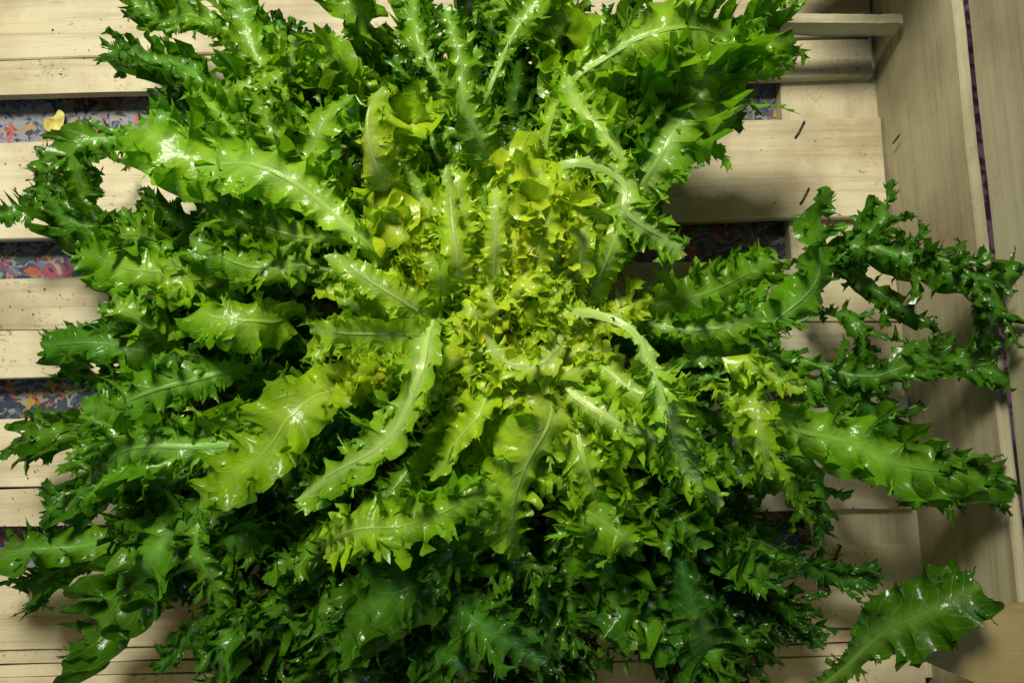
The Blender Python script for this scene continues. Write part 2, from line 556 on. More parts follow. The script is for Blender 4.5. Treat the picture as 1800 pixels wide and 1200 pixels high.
def staple(x0, y0, x1, y1, slat, z=0.0008):
    a, b = P(x0, y0, z), P(x1, y1, z)
    ax = (b - a); L = np.linalg.norm(ax); ax /= L
    side = np.array((-ax[1], ax[0], 0)); up = np.array((0, 0, 1.0))
    path = [a - up * 0.003, a + up * 0.0002, a + ax * L * 0.33 + up * 0.0004, a + ax * L * 0.66 + side * 0.0002 + up * 0.0004, b + up * 0.0002, b - up * 0.003]
    r = 0.00055
    vs, fs = [], []
    for k, p in enumerate(path):
        if k in (0, len(path) - 1):
            d1, d2 = side, ax
        elif k in (1, len(path) - 2):
            d1, d2 = side, up * 0.9 + ax * (0.5 if k == 1 else -0.5) * -1
        else:
            d1, d2 = side, up
        for q in range(6):
            an = q * math.pi / 3
            vs.append(p + d1 * math.cos(an) * r + d2 * math.sin(an) * r)
    for k in range(len(path) - 1):
        for q in range(6):
            fs.append([k * 6 + q, k * 6 + (q + 1) % 6, (k + 1) * 6 + (q + 1) % 6, (k + 1) * 6 + q])
    return mesh_obj('staple', vs, fs, M_STAPLE, slat, smooth=True)


staple(1400, 98, 1387, 123, slat_objs[1])
staple(1414, 214, 1398, 242, slat_objs[2])
staple(1422, 331, 1407, 358, slat_objs[2])
staple(1478, 958, 1462, 990, slat_objs[7])
staple(1440, 520, 1428, 546, slat_objs[3])
staple(1460, 760, 1448, 790, slat_objs[5])

wp_ = P(1551, 268, 0.0)
nv = []
for zz in (0.013, 0.020):
    for q in range(6):
        an = q * math.pi / 3
        nv.append(wp_ + np.array((-0.0006 + 0.0004 * math.cos(an), 0.0006 * math.sin(an) + (zz - 0.013) * 0.25, zz)))
mesh_obj('staple', nv, [[q, (q + 1) % 6, 6 + (q + 1) % 6, 6 + q] for q in range(6)] + [[5, 4, 3, 2, 1, 0], [6, 7, 8, 9, 10, 11]], M_STAPLE, wr[0])

# ------------------------------------------------------------------ leaves
AGE_X = [0.0, 0.25, 0.5, 0.75, 1.0]
AGE_C = np.array([(0.60, 0.68, 0.035), (0.34, 0.56, 0.018), (0.125, 0.325, 0.007), (0.050, 0.165, 0.005), (0.018, 0.085, 0.004)])
RIB_C = np.array([(0.50, 0.64, 0.12), (0.39, 0.59, 0.10), (0.21, 0.44, 0.06), (0.09, 0.27, 0.03), (0.04, 0.15, 0.02)])


def ramp_c(table, x):
    x = np.clip(x, 0, 1)
    return np.stack([np.interp(x, AGE_X, table[:, k]) for k in range(3)], -1)


def spline(pts, n):
    """Catmull-Rom through pts, resampled to n points evenly by length"""
    p = np.asarray(pts, float)
    p = np.vstack([2 * p[0] - p[1], p, 2 * p[-1] - p[-2]])
    out = []
    for i in range(1, len(p) - 2):
        t = np.linspace(0, 1, 24, endpoint=False)[:, None]
        a, b, c, d = p[i - 1], p[i], p[i + 1], p[i + 2]
        out.append(0.5 * (2 * b + (c - a) * t + (2 * a - 5 * b + 4 * c - d) * t ** 2 + (3 * b - a - 3 * c + d) * t ** 3))
    q = np.vstack(out + [p[-2][None]])
    s = np.concatenate([[0], np.cumsum(np.linalg.norm(np.diff(q, axis=0), axis=1))])
    si = np.linspace(0, s[-1], n)
    return np.stack([np.interp(si, s, q[:, k]) for k in range(3)], -1), si


def unit(a):
    return a / (np.linalg.norm(a, axis=-1, keepdims=True) + 1e-12)


def cusps(rng, s, spacing, jitter, expo):
    """scalloped edge: 1 at irregular sharp points, 0 in the round bays between; also a random value for each point"""
    L = s[-1]
    k = int(L / spacing * 2.2) + 6
    pos = np.cumsum(spacing * (1 + jitter * rng.uniform(-1, 1, k))) - spacing * rng.uniform(0.5, 1.5)
    idx = np.clip(np.searchsorted(pos, s) - 1, 0, k - 2)
    p = np.clip((s - pos[idx]) / (pos[idx + 1] - pos[idx]), 0, 1)
    f = np.abs(2 * p - 1) ** expo
    val = rng.uniform(0, 1, k)
    near = np.where(p < 0.5, val[idx], val[idx + 1])
    return f, near, pos


def wander(rng, s, wl):
    """smooth random function about -1..1 with wavelength wl"""
    k = int(s[-1] / wl) + 4
    v = rng.uniform(-1, 1, k)
    x = s / wl + rng.uniform(0, 1)
    i = np.clip(np.floor(x).astype(int), 0, k - 2)
    t = x - i
    t = t * t * (3 - 2 * t)
    return v[i] * (1 - t) + v[i + 1] * t


def phase(rng, s, wl):
    return np.cumsum(np.concatenate([[0], np.diff(s)]) * 2 * math.pi / (wl * (1 + 0.35 * wander(rng, s, wl * 2)))) + rng.uniform(0, 6.28)


class Geo:
    def __init__(self):
        self.v, self.f, self.c, self.u, self.n = [], [], [], [], 0

    def grid(self, V, C, U):
        n, m = V.shape[:2]
        idx = np.arange(n * m).reshape(n, m) + self.n
        q = np.stack([idx[:-1, :-1], idx[1:, :-1], idx[1:, 1:], idx[:-1, 1:]], -1).reshape(-1, 4)
        self.v.append(V.reshape(-1, 3)); self.c.append(C.reshape(-1, 3)); self.u.append(U.reshape(-1, 2)); self.f.append(q)
        self.n += n * m

    def build(self, name, mat, parent, origin):
        V = np.vstack(self.v); Fq = np.vstack(self.f); Cc = np.vstack(self.c); Uu = np.vstack(self.u)
        me = bpy.data.meshes.new(name)
        me.vertices.add(len(V)); me.loops.add(len(Fq) * 4); me.polygons.add(len(Fq))
        me.vertices.foreach_set('co', (V - origin).astype(np.float32).ravel())
        me.loops.foreach_set('vertex_index', Fq.astype(np.int32).ravel())
        me.polygons.foreach_set('loop_start', (np.arange(len(Fq)) * 4).astype(np.int32))
        me.polygons.foreach_set('use_smooth', np.ones(len(Fq), bool))
        me.update(calc_edges=True)
        at = me.color_attributes.new('pigment', 'FLOAT_COLOR', 'POINT')
        at.data.foreach_set('color', np.hstack([Cc, np.ones((len(Cc), 1))]).astype(np.float32).ravel())
        lay = me.uv_layers.new(name='leaf_uv')
        lay.data.foreach_set('uv', Uu[Fq.ravel()].astype(np.float32).ravel())
        me.materials.append(mat)
        o = bpy.data.objects.new(name, me)
        COL.objects.link(o)
        if parent:
            o.parent = parent
            o.location = origin - world_loc(parent)
        else:
            o.location = origin
        return o


A_MAIN = np.array([-1, -.88, -.68, -.46, -.24, -.08, .08, .24, .46, .68, .88, 1])
A_NARROW = np.array([-1, -.7, -.36, -.1, .1, .36, .7, 1])
A_LOBE = np.array([-1, -.62, -.2, .2, .62, 1])


PALE = np.array((0.48, 0.62, 0.20))


def blade(rng, geo, C, s, Nn, hw, age_u, rib_u, A, d1, l1, tooth, l2, r1, wl1, r2, wl2, cup, lean=0.2, droop=0.0, tint=None, pale=0.0):
    """one toothed, ruffled sheet along the centre line C; returns what is needed to grow side lobes from its margin"""
    T = unit(np.gradient(C, axis=0))
    S = unit(np.cross(T, Nn))
    Nn = np.cross(S, T)
    L = s[-1]
    n = len(s)
    V = np.empty((n, len(A), 3)); Cc = np.empty_like(V); U = np.empty((n, len(A), 2))
    kap = cup + abs(cup) * 0.6 * wander(rng, s, L * 0.4) + 14 * wander(rng, s, L * 0.3)
    info = {}
    lat_noise = {}
    for sd in (-1, 1):
        f1, v1, pos1 = cusps(rng, s, l1, 0.6, 1.6)
        f2, v2, _ = cusps(rng, s, l2, 0.6, 3.6)
        small = np.clip(hw / 0.005, 0.3, 1)
        w = hw * (1 - d1 * (0.45 + 0.55 * v1) * (1 - f1)) + tooth * small * (0.25 + 1.1 * v2 ** 1.5) * (f2 - 0.16)
        w = np.maximum(w, 0.0004)
        p1, p2 = phase(rng, s, wl1), phase(rng, s, wl2)
        a1 = r1 * hw * (0.7 + 0.5 * wander(rng, s, wl1 * 1.5))
        curl = (v2 - 0.45) * 2.4 * f2 ** 2 * tooth * small
        lift = (np.sin(v1 * 91.7) * 0.5) * hw * f1 * (np.clip((d1 - 0.2) / 0.4, 0, 1) if len(A) > 8 else 0)
        fold = 0.45 * hw * wander(rng, s, 0.02) * min(r1 * 2, 1)
        lat_noise[sd] = (w, p1, p2, a1, curl, f2, lift, fold, kap * (1 + 0.3 * sd * wander(rng, s, L * 0.5)))
        info[sd] = (pos1, w)
    for j, a in enumerate(A):
        sd = -1 if a < 0 else 1
        b = abs(a)
        w, p1, p2, a1, curl, f2, lift, fold, kp = lat_noise[sd]
        l = w * b
        kk = np.where(np.abs(kp) < 1e-3, 1e-3, kp)
        lat = np.sin(kk * l) / kk
        up = (1 - np.cos(kk * l)) / kk
        g1 = b ** 1.9
        g2 = b ** 2.6
        up = up + a1 * g1 * np.sin(p1) + r2 * g2 * np.sin(p2) * np.clip(hw / 0.01, .3, 1) + curl * b ** 5 - droop * l * b + lift * b ** 2 + fold * b ** 1.2
        fwd = a1 * 0.6 * g1 * np.cos(p1) + r2 * 0.6 * g2 * np.cos(p2) + lean * f2 * tooth * b ** 3 + 0.08 * l
        lat = lat * (1 - 0.12 * g1 * np.abs(np.sin(p1)))
        V[:, j] = C + S * (sd * lat)[:, None] + Nn * up[:, None] + T * fwd[:, None]
        rb = np.exp(-(l / np.maximum(rib_u, 1e-5)) ** 2)
        ag = age_u + 0.10 * b - 0.05
        Cc[:, j] = ramp_c(AGE_C, ag) * (1 - rb)[:, None] + (ramp_c(RIB_C, age_u) * (1 - pale) + PALE * pale) * rb[:, None]
        if tint is not None:
            Cc[:, j] *= tint
        U[:, j, 0] = s
        U[:, j, 1] = sd * l
    geo.grid(V, Cc, U)
    return V, T, S, Nn, info


TOTAL = [0]
HEART = Geo()


def make_leaf(parent, pts, width, age=0.5, rib=0.0035, stalk=0.3, dive=True, frill=1.0, d1=0.42, lobes=0.85, cup=20.0, roll=0.0, twist=0.0, seed=0,
              tipage=0.18, up=(0, 0, 1), name='leaf', label=None, peak=0.72, step=0.0007, tooth=0.0044, ribbed=True, into=None, pale=0.0, core=0.74, pin=0.75, gap_l=0.0076, l1=0.0074):
    rng = np.random.default_rng(seed)
    rib = rib * (0.48 if pale else 0.36)
    tw = rng.uniform(-1, 1)
    tint = np.array((1 + 0.07 * tw, 1.0, 1 - 0.3 * tw)) * rng.uniform(0.88, 1.10)
    if d1 <= 0.4:
        lobes *= 0.6
        frill *= 1.5
        cup = cup * 1.8 + rng.uniform(-20, 20)
        twist += rng.uniform(-1.3, 1.3)
        roll += rng.uniform(-.45, .45)
    pts = np.asarray(pts, float)
    if len(pts) > 3:
        pts[2:] += rng.normal(0, 0.0022, pts[2:].shape)
    if dive:
        d0 = unit((pts[0] - pts[1])[None])[0]
        pts = np.vstack([pts[0] + d0 * 0.012 - np.array((0, 0, min(0.035, max(pts[0][2] - 0.012, 0.006)))), pts])
    L = np.sum(np.linalg.norm(np.diff(pts, axis=0), axis=1))
    n = int(np.clip(L / step, 40, 290))
    C, s = spline(pts, n)
    L = s[-1]
    u = s / L
    T = unit(np.gradient(C, axis=0))
    base_up = np.asarray(up, float)
    Nn = base_up[None] - T * (T @ base_up)[:, None]
    # where the line runs straight up the blade faces the viewer's side
    weak = np.linalg.norm(Nn, axis=1) < 0.25
    Nn[weak] += np.array((0, -0.6, 0.1))
    Nn = unit(Nn)
    Sx = np.cross(T, Nn)
    ang = roll + twist * (u - 0.3) + 0.22 * wander(rng, s, L * 0.35)
    Nn = Nn * np.cos(ang)[:, None] + Sx * np.sin(ang)[:, None]
    # sideways sway of the rib
    C = C + Sx * (0.0052 * wander(rng, s, 0.042))[:, None] + Nn * (0.0030 * wander(rng, s, 0.028))[:, None]
    half = width / 2
    k = np.clip((u - stalk) / max(peak - stalk, 0.05), 0, 1)
    k = k * k * (3 - 2 * k)
    hw = half * (0.20 + 0.10 * u + k * (0.72))
    tip = np.clip((u - peak) / (1 - peak), 0, 1)
    hw = hw * np.sqrt(np.clip(1 - tip ** 2.2, 0.0, 1)) + 0.0005
    hw = np.maximum(hw, rib * 0.45 * (1 - u))
    ribw = rib * (1 - 0.8 * u) + 0.0004
    age_u = np.clip(age - tipage * (1 - u) * 1.2 + tipage * 0.6 * u + 0.05 * wander(rng, s, 0.02), 0, 1)
    geo = into or Geo()
    broad = d1 <= 0.4
    Acol = A_MAIN if broad else A_NARROW
    full = hw
    if not broad:
        hw = np.maximum(hw * core, np.minimum(hw, 0.0024))
    V, T2, S2, N2, info = blade(rng, geo, C, s, Nn, hw, age_u, np.maximum(ribw * 0.9, 0.52 * hw * np.clip(1.15 - 1.25 * u, 0, 1)) + 0.0005, Acol, d1 * (0.8 if broad else 1), l1 * (2.0 if broad else 1), tooth * (0.62 if broad else 1.25), 0.0031, (0.66 if broad else 0.78) * frill, 0.0140 if broad else 0.0096,
                                0.0018 * frill, 0.0052, cup, tint=tint, pale=pale)
    # side lobes from the margin: long curled ribbons with frilled, toothed edges (short spines on the broad leaves)
    for sd in (-1, 1):
        q = rng.uniform(0.2, 1.0) * gap_l
        while q < L * 0.99:
            i = int(np.clip(q / L * (n - 1), 1, n - 2))
            q += gap_l * rng.uniform(0.6, 1.4)
            prof = full[i] / half
            on_stalk = u[i] < stalk * 0.7
            if (on_stalk and rng.random() > 0.35) or rng.random() > lobes:
                continue
            jin = 3 if sd < 0 else len(Acol) - 4
            if not broad:
                jin = 2 if sd < 0 else len(Acol) - 3
            p0 = V[i, jin]
            p1 = V[i, 0 if sd < 0 else -1]
            dirn = unit((p1 - p0)[None])[0]
            base_w = np.linalg.norm(p1 - p0)
            be = rng.uniform(0.15, 1.0)
            d0 = unit((dirn * math.cos(be) + T2[i] * math.sin(be) + N2[i] * rng.uniform(-.3, .4))[None])[0]
            if broad:
                tot = base_w * 0.7 + rng.uniform(0.002, 0.006)
                wp = rng.uniform(0.0012, 0.0024)
            else:
                tot = base_w + half * 0.60 * pin * rng.uniform(0.45, 1.3) * max(prof, 0.22)
                wp = rng.uniform(0.0017, 0.0036) * (0.5 + 0.5 * min(prof, 1))
            nn = N2[i] + rng.normal(0, 0.25, 3)
            nn = unit((nn - d0 * (nn @ d0))[None])[0]
            m = int(np.clip(tot / 0.00062, 10, 36))
            t = np.linspace(0, 1, m)
            cu = rng.uniform(-1.0, 1.0) * 1.5 * min(frill, 1.3)
            cs = rng.uniform(-1, 1) * 1.2
            sv = np.cross(d0, nn)
            a_t = cu * t ** 1.3
            dirs = unit(d0[None] * np.cos(a_t)[:, None] + nn[None] * np.sin(a_t)[:, None] + sv[None] * (cs * t)[:, None])
            cl = p0 + np.vstack([np.zeros(3), np.cumsum((dirs[1:] + dirs[:-1]) / 2 * (tot / (m - 1)), axis=0)])
            ss = t * tot
            nl = nn[None] * np.cos(a_t)[:, None] - d0[None] * np.sin(a_t)[:, None]
            tw_ = rng.uniform(-1.3, 1.3) * t
            nl = nl * np.cos(tw_)[:, None] + np.cross(dirs, nl) * np.sin(tw_)[:, None]
            if broad:
                lw = wp * (1 - t) ** 1.2 + 0.00015
            else:
                lw = wp * (0.45 + 0.75 * t) * np.sqrt(np.clip(1 - (np.clip((t - 0.7) / 0.3, 0, 1)) ** 2, 0, 1)) + 0.0003
            a0 = float(age_u[i])
            blade(rng, geo, cl, ss, nl, lw, np.clip(a0 + 0.08 * t, 0, 1), np.full(m, 0.0003), A_LOBE, 0.5, 0.0064, 0.0062, 0.0032,
                  0.46 * frill, 0.0085, 0.0007 * frill, 0.0042, rng.uniform(-80, 80), lean=0.4, tint=tint)
    # the blade tip ends in a few spread points
    if into:
        return None
    origin = C[0]
    o = geo.build(name, M_LEAF, parent, origin)
    if label:
        o['label'] = label
    TOTAL[0] += sum(len(f) for f in geo.f) * 2
    if ribbed:
        kmax = int(n * 0.9)
        sel = np.arange(0, kmax, 2)
        Cr, Tr, Sr, Nr = C[sel], T2[sel], S2[sel], N2[sel]
        us = u[sel]
        rw = (np.maximum(rib * 0.5 * (1 - us / 0.93) ** 0.9, (0.12 if broad else 0.24) * hw[sel] * np.clip(1.0 - 1.25 * us, 0, 1)) + 0.0002) * np.clip(us / 0.16, 0.15, 1) ** 0.7
        th = np.linspace(0, 2 * math.pi, 9)
        g2 = Geo()
        VV = np.empty((len(sel), len(th), 3)); CC = np.empty_like(VV); UU = np.empty((len(sel), len(th), 2))
        rc = (ramp_c(RIB_C, age_u[sel]) * (1 - 0.5 * us)[:, None] + ramp_c(AGE_C, age_u[sel]) * (0.5 * us)[:, None]) * tint * 0.85
        if pale:
            rc = rc * (1 - pale) + PALE * pale * np.clip(1.15 - 0.6 * us, 0, 1)[:, None]
        groove = 1 + 0.12 * np.cos(3 * th)
        for j, a in enumerate(th):
            VV[:, j] = Cr + Sr * (rw * math.cos(a) * groove[j])[:, None] + Nr * (np.minimum(rw * 0.2, 0.0006) * math.sin(a) * groove[j] + 0.0001)[:, None]
            CC[:, j] = rc
            UU[:, j, 0] = s[sel]; UU[:, j, 1] = a / 6.28 * 0.008
        g2.grid(VV, CC, UU)
        g2.build('midrib', M_RIB, o, origin)
        TOTAL[0] += len(sel) * 20
    return o


def HP(*pts):
    """photo points (x, y, height in cm) to scene points"""
    return [P(x, y, z * 0.01) for x, y, z in pts]


head = empty('lettuce_head', P(905, 610, 0.0))
tag(head, 'large wet curly endive lettuce head with yellow heart and dark green outer leaves', 'lettuce')

PXM = 0.00024        # metres per photo pixel at leaf height
LEAVES = [
    # points, width px, options
    # --- right-hand arches from the heart
    (((965, 560, 8.2), (1050, 556, 9.8), (1125, 598, 10.4), (1172, 690, 10), (1228, 790, 9), (1255, 880, 7.6)), 85, dict(age=.36, rib=.011, stalk=.5, frill=.7, cup=-25, lobes=.7, pale=.5)),
    (((985, 625, 8.6), (1035, 690, 9.6), (1095, 750, 9.8), (1170, 800, 9.2), (1240, 850, 8)), 110, dict(age=.36, rib=.010, stalk=.3, frill=.8, pale=.5)),
    (((960, 670, 8.2), (950, 740, 9.4), (935, 810, 9.7), (924, 880, 9.4), (930, 980, 8)), 140, dict(age=.30, rib=.004, stalk=.12, frill=.6, peak=.45, cup=-30, d1=.3)),
    (((985, 700, 8.2), (1015, 800, 9.0), (1050, 880, 8.6), (1085, 980, 7.5)), 150, dict(age=.38, rib=.005, stalk=.2, frill=1.1)),
    (((1040, 640, 8.5), (1100, 690, 9.2), (1150, 730, 9.2), (1200, 760, 8.8)), 130, dict(age=.30, rib=.005, frill=1.1)),
    (((1010, 590, 9), (960, 640, 9.8), (900, 650, 9.8), (850, 600, 9.4)), 70, dict(age=.14, rib=.011, stalk=.45, frill=.9, pale=.55)),
    # --- the pale rib running down to the left of the heart
    (((775, 540, 8.8), (745, 630, 10.4), (706, 705, 10.6), (650, 785, 10), (545, 880, 8.6)), 130, dict(age=.40, rib=.011, stalk=.3, frill=.55, peak=.65, cup=25, roll=.4, pale=.6, d1=.4)),
    (((600, 680, 8.6), (520, 735, 9.6), (455, 815, 9.2), (370, 895, 8)), 165, dict(age=.46, rib=.005, stalk=.18, frill=.6, peak=.55, d1=.3, cup=20)),
    (((470, 545, 8.6), (390, 540, 9.2), (330, 545, 8.8), (285, 555, 8)), 130, dict(age=.46, rib=.004, stalk=.1, frill=.5, peak=.4, d1=.25, cup=-30)),
    (((650, 440, 8.6), (560, 370, 9.6), (455, 318, 9.8), (370, 288, 9.4), (290, 250, 8.4), (225, 215, 7)), 170, dict(age=.40, rib=.006, stalk=.2, frill=.65, peak=.6, d1=.3, cup=18)),
    (((490, 310, 8.8), (495, 250, 9.8), (480, 200, 10), (462, 160, 9.8)), 95, dict(age=.42, rib=.004, stalk=.1, frill=.7)),
    (((690, 330, 8.8), (665, 270, 9.9), (650, 210, 10.2), (690, 165, 9.8)), 100, dict(age=.25, rib=.014, stalk=.1, frill=.5, peak=.4, d1=.3, cup=-40, pale=.55)),
    (((838, 290, 9), (826, 190, 10.4), (818, 110, 10.6), (800, 30, 10.2)), 90, dict(age=.42, rib=.005, stalk=.1, frill=.7, peak=.5, cup=-45)),
    (((790, 190, 6), (755, 80, 7), (738, -30, 7)), 90, dict(age=.45, rib=.008, stalk=.6, frill=.9)),
    (((500, 200, 6.5), (455, 110, 7.4), (440, 20, 7.4), (425, -60, 7)), 110, dict(age=.48, rib=.006, stalk=.3, frill=.7)),
    (((850, 210, 7.6), (890, 80, 8.6), (955, -10, 8.4), (1010, -70, 8)), 100, dict(age=.42, rib=.008, stalk=.5, frill=.7)),
    (((960, 300, 8), (1000, 160, 9.4), (1100, 95, 10.2), (1200, 65, 10.2), (1300, 45, 9.8), (1390, 45, 8.6)), 210, dict(age=.42, rib=.007, stalk=.3, frill=1.0, peak=.75)),
    (((1000, 560, 3.5), (1050, 440, 5.5), (1110, 350, 6.5), (1185, 260, 7.4), (1220, 160, 8), (1260, 60, 8)), 260, dict(age=.48, rib=.015, stalk=.45, frill=.8, peak=.8, pale=.35)),
    (((1125, 350, 9.4), (1080, 270, 10.1), (1040, 200, 10), (1015, 130, 9.4)), 90, dict(age=.36, rib=.011, stalk=.55, frill=.8, pale=.4)),
    (((955, 330, 9.6), (1005, 300, 10.4), (1060, 318, 10.4), (1110, 390, 10), (1195, 445, 9)), 90, dict(age=.32, rib=.013, stalk=.5, frill=.8, pale=.4)),
    (((1005, 500, 8.3), (1012, 410, 9.4), (1012, 340, 9.7), (1020, 280, 9.4)), 90, dict(age=.12, rib=.003, stalk=.25, frill=1.0, roll=.6, twist=1.0)),
    (((822, 540, 8.2), (812, 450, 9.3), (798, 350, 9.8), (790, 290, 9.6)), 80, dict(age=.22, rib=.011, stalk=.3, frill=.6, d1=.4, pale=.15)),
    (((890, 540, 8.2), (885, 440, 9.4), (915, 360, 10), (870, 290, 9.9)), 120, dict(age=.08, rib=.002, stalk=.35, frill=1.2, roll=-.5, twist=-1.2)),
    (((950, 530, 8.0), (985, 420, 9.2), (955, 330, 10), (960, 250, 9.6)), 120, dict(age=.12, rib=.003, stalk=.4, frill=1.2, twist=1.3)),
    (((1000, 545, 7.0), (1045, 470, 7.8), (1085, 400, 8.2), (1100, 330, 8.2)), 90, dict(age=.34, rib=.013, stalk=.6, frill=.8, pale=.45)),
    (((775, 540, 9.2), (765, 495, 10.4), (742, 462, 10.6)), 75, dict(age=.28, rib=.004, stalk=.1, frill=.5, lobes=.6)),
    (((1060, 230, 7.5), (1150, 180, 7.5), (1230, 190, 6), (1300, 200, 4.5)), 150, dict(age=.62, rib=.004, frill=1.2)),
    (((1060, 330, 5), (1120, 280, 6), (1150, 230, 6.4), (1160, 160, 6)), 120, dict(age=.60, frill=1.2)),
    # --- right side, reaching over the crate's side
    (((1180, 660, 5.5), (1320, 620, 6.4), (1400, 545, 6.8), (1432, 470, 7.2), (1452, 400, 7.2), (1462, 335, 6.6)), 120, dict(age=.62, rib=.004, stalk=.25, frill=.7, d1=.4)),
    (((1200, 670, 5.4), (1300, 650, 6.6), (1420, 635, 6.8), (1500, 632, 7), (1600, 640, 7.4), (1700, 650, 7.8), (1790, 690, 7.6)), 150, dict(age=.66, rib=.004, stalk=.2, frill=.9, d1=.6, peak=.85)),
    (((1400, 560, 5), (1450, 460, 6.4), (1530, 430, 7.4), (1620, 460, 8.2), (1700, 480, 8.8), (1765, 470, 9)), 150, dict(age=.74, rib=.003, stalk=.15, frill=1.2, d1=.5)),
    (((1470, 450, 6), (1530, 420, 6.8), (1560, 380, 7), (1570, 345, 6.8)), 120, dict(age=.78, rib=.003, stalk=.1, frill=1.1)),
    (((1600, 450, 8.2), (1690, 490, 9), (1735, 540, 9), (1720, 610, 8.4)), 110, dict(age=.78, rib=.003, stalk=.1, frill=1.4)),
    (((1470, 450, 6), (1540, 500, 6.2), (1600, 540, 6.6), (1650, 560, 7)), 90, dict(age=.80, rib=.003, stalk=.1, frill=1.2)),
    (((1060, 570, 5.5), (1180, 530, 6.2), (1290, 490, 5.8), (1370, 450, 5)), 140, dict(age=.58, rib=.003, frill=1.3, stalk=.2)),
    (((1080, 590, 6), (1210, 590, 6.8), (1310, 570, 6.6), (1400, 520, 6)), 110, dict(age=.52, rib=.004, frill=1.2)),
    (((1200, 600, 6), (1320, 610, 6.4), (1420, 640, 6), (1540, 690, 5.6)), 110, dict(age=.66, frill=1.1)),
    (((1490, 560, 5.4), (1520, 600, 5.8), (1540, 650, 5.6), (1565, 690, 5.2)), 90, dict(age=.80, frill=.9, stalk=.1)),
    (((1290, 690, 7.6), (1400, 735, 8.2), (1500, 790, 7.8), (1580, 830, 7.4), (1680, 845, 7.2), (1770, 850, 7)), 170, dict(age=.60, rib=.005, stalk=.1, frill=.7, d1=.4, peak=.6, tipage=.28)),
    (((1560, 830, 6.6), (1640, 850, 7), (1720, 830, 7.4), (1765, 850, 7.2)), 150, dict(age=.80, rib=.003, stalk=.05, frill=1.2)),
    (((1300, 690, 8.4), (1322, 760, 8.8), (1335, 840, 8.2)), 120, dict(age=.36, frill=.8, stalk=.1)),
    (((1380, 720, 5.8), (1470, 710, 6.2), (1540, 720, 6), (1610, 785, 5.4)), 110, dict(age=.72, frill=1.0)),
    (((1390, 800, 5), (1440, 860, 5.4), (1455, 910, 5), (1440, 960, 4.4)), 110, dict(age=.66, frill=1.0, stalk=.1)),
    (((1200, 800, 7), (1290, 840, 7.2), (1380, 860, 6.4), (1440, 880, 5.6)), 130, dict(age=.55, frill=1.2)),
    (((1320, 660, 8.2), (1300, 640, 9), (1340, 700, 9.2), (1400, 690, 9)), 80, dict(age=.3, frill=1.0)),
    # --- lower right and bottom
    (((1330, 960, 3.5), (1400, 1000, 4), (1470, 1015, 3.8), (1540, 1000, 3.4)), 110, dict(age=.92, frill=.9)),
    (((1240, 1190, 5), (1215, 1110, 6.4), (1195, 1040, 7), (1180, 965, 6.8)), 160, dict(age=.66, rib=.004, stalk=.05, frill=.6, d1=.35, peak=.4)),
    (((1040, 1020, 5.4), (1090, 1075, 6.2), (1135, 1110, 6.2), (1180, 1160, 5.6)), 150, dict(age=.58, frill=.8, stalk=.15, d1=.4)),
    (((780, 1000, 6), (830, 1065, 6.6), (885, 1115, 6.4), (945, 1165, 5.6)), 130, dict(age=.56, rib=.006, frill=.8, stalk=.15)),
    (((800, 1000, 6.4), (730, 1050, 7), (660, 1085, 6.6), (600, 1120, 6)), 170, dict(age=.58, frill=.7, stalk=.1, d1=.35)),
    (((850, 880, 6.4), (815, 950, 7), (800, 1000, 6.8), (760, 1060, 6.4)), 90, dict(age=.56, frill=1.1)),
    (((560, 940, 7), (620, 910, 8), (710, 900, 8.2), (790, 885, 8.2), (870, 850, 8)), 115, dict(age=.38, rib=.006, stalk=.1, frill=.9)),
    (((560, 1150, 4), (600, 1180, 4.6), (680, 1200, 4.4)), 120, dict(age=.6, frill=.8)),
    (((740, 1110, 5), (790, 1150, 5.6), (820, 1200, 5.4)), 130, dict(age=.58, frill=.9)),
    (((1020, 880, 7), (1080, 930, 7.8), (1110, 970, 7.4)), 130, dict(age=.36, frill=1.3)),
    (((1150, 870, 6), (1180, 920, 6.2), (1240, 960, 5.6)), 130, dict(age=.6, frill=1.2)),
    # --- left side
    (((330, 950, 5.5), (255, 1020, 6), (195, 1085, 5.6), (130, 1140, 4.6)), 160, dict(age=.54, rib=.004, stalk=.15, frill=.7, d1=.35)),
    (((330, 900, 6.4), (290, 960, 7), (265, 1010, 6.8), (250, 1060, 6.2)), 130, dict(age=.52, stalk=.1, frill=.7, d1=.35)),
    (((370, 900, 6.8), (362, 970, 7.4), (390, 1040, 7), (400, 1110, 6.2)), 110, dict(age=.54, frill=.8, stalk=.1)),
    (((230, 960, 4), (110, 962, 4.8), (40, 972, 4.8), (-50, 1000, 4.2)), 120, dict(age=.52, rib=.006, stalk=.1, frill=.5, d1=.25)),
    (((170, 980, 3.6), (110, 1010, 4), (80, 1040, 3.6), (50, 1060, 3)), 95, dict(age=.70, frill=.7, stalk=.1)),
    (((330, 630, 5.4), (230, 630, 5.2), (140, 622, 4.8), (65, 600, 4.2)), 110, dict(age=.66, rib=.0035, stalk=.15, frill=.6, d1=.35)),
    (((330, 495, 6.2), (260, 487, 6.6), (195, 475, 6.4), (120, 450, 5.6)), 135, dict(age=.50, rib=.004, stalk=.1, frill=.6, d1=.35)),
    (((400, 640, 7), (310, 670, 7.6), (220, 700, 7.2), (150, 735, 6.2)), 140, dict(age=.60, frill=.7, stalk=.1)),
    (((460, 750, 8), (350, 770, 8.4), (240, 785, 7.8), (140, 810, 6.4)), 160, dict(age=.50, frill=.8, stalk=.1)),
    (((230, 740, 4.6), (140, 760, 4.6), (80, 770, 4), (30, 790, 3.2)), 120, dict(age=.70, frill=1.0, stalk=.1)),
    (((300, 830, 5), (200, 850, 5), (130, 870, 4.2), (90, 910, 3.4)), 130, dict(age=.68, frill=1.1, stalk=.1)),
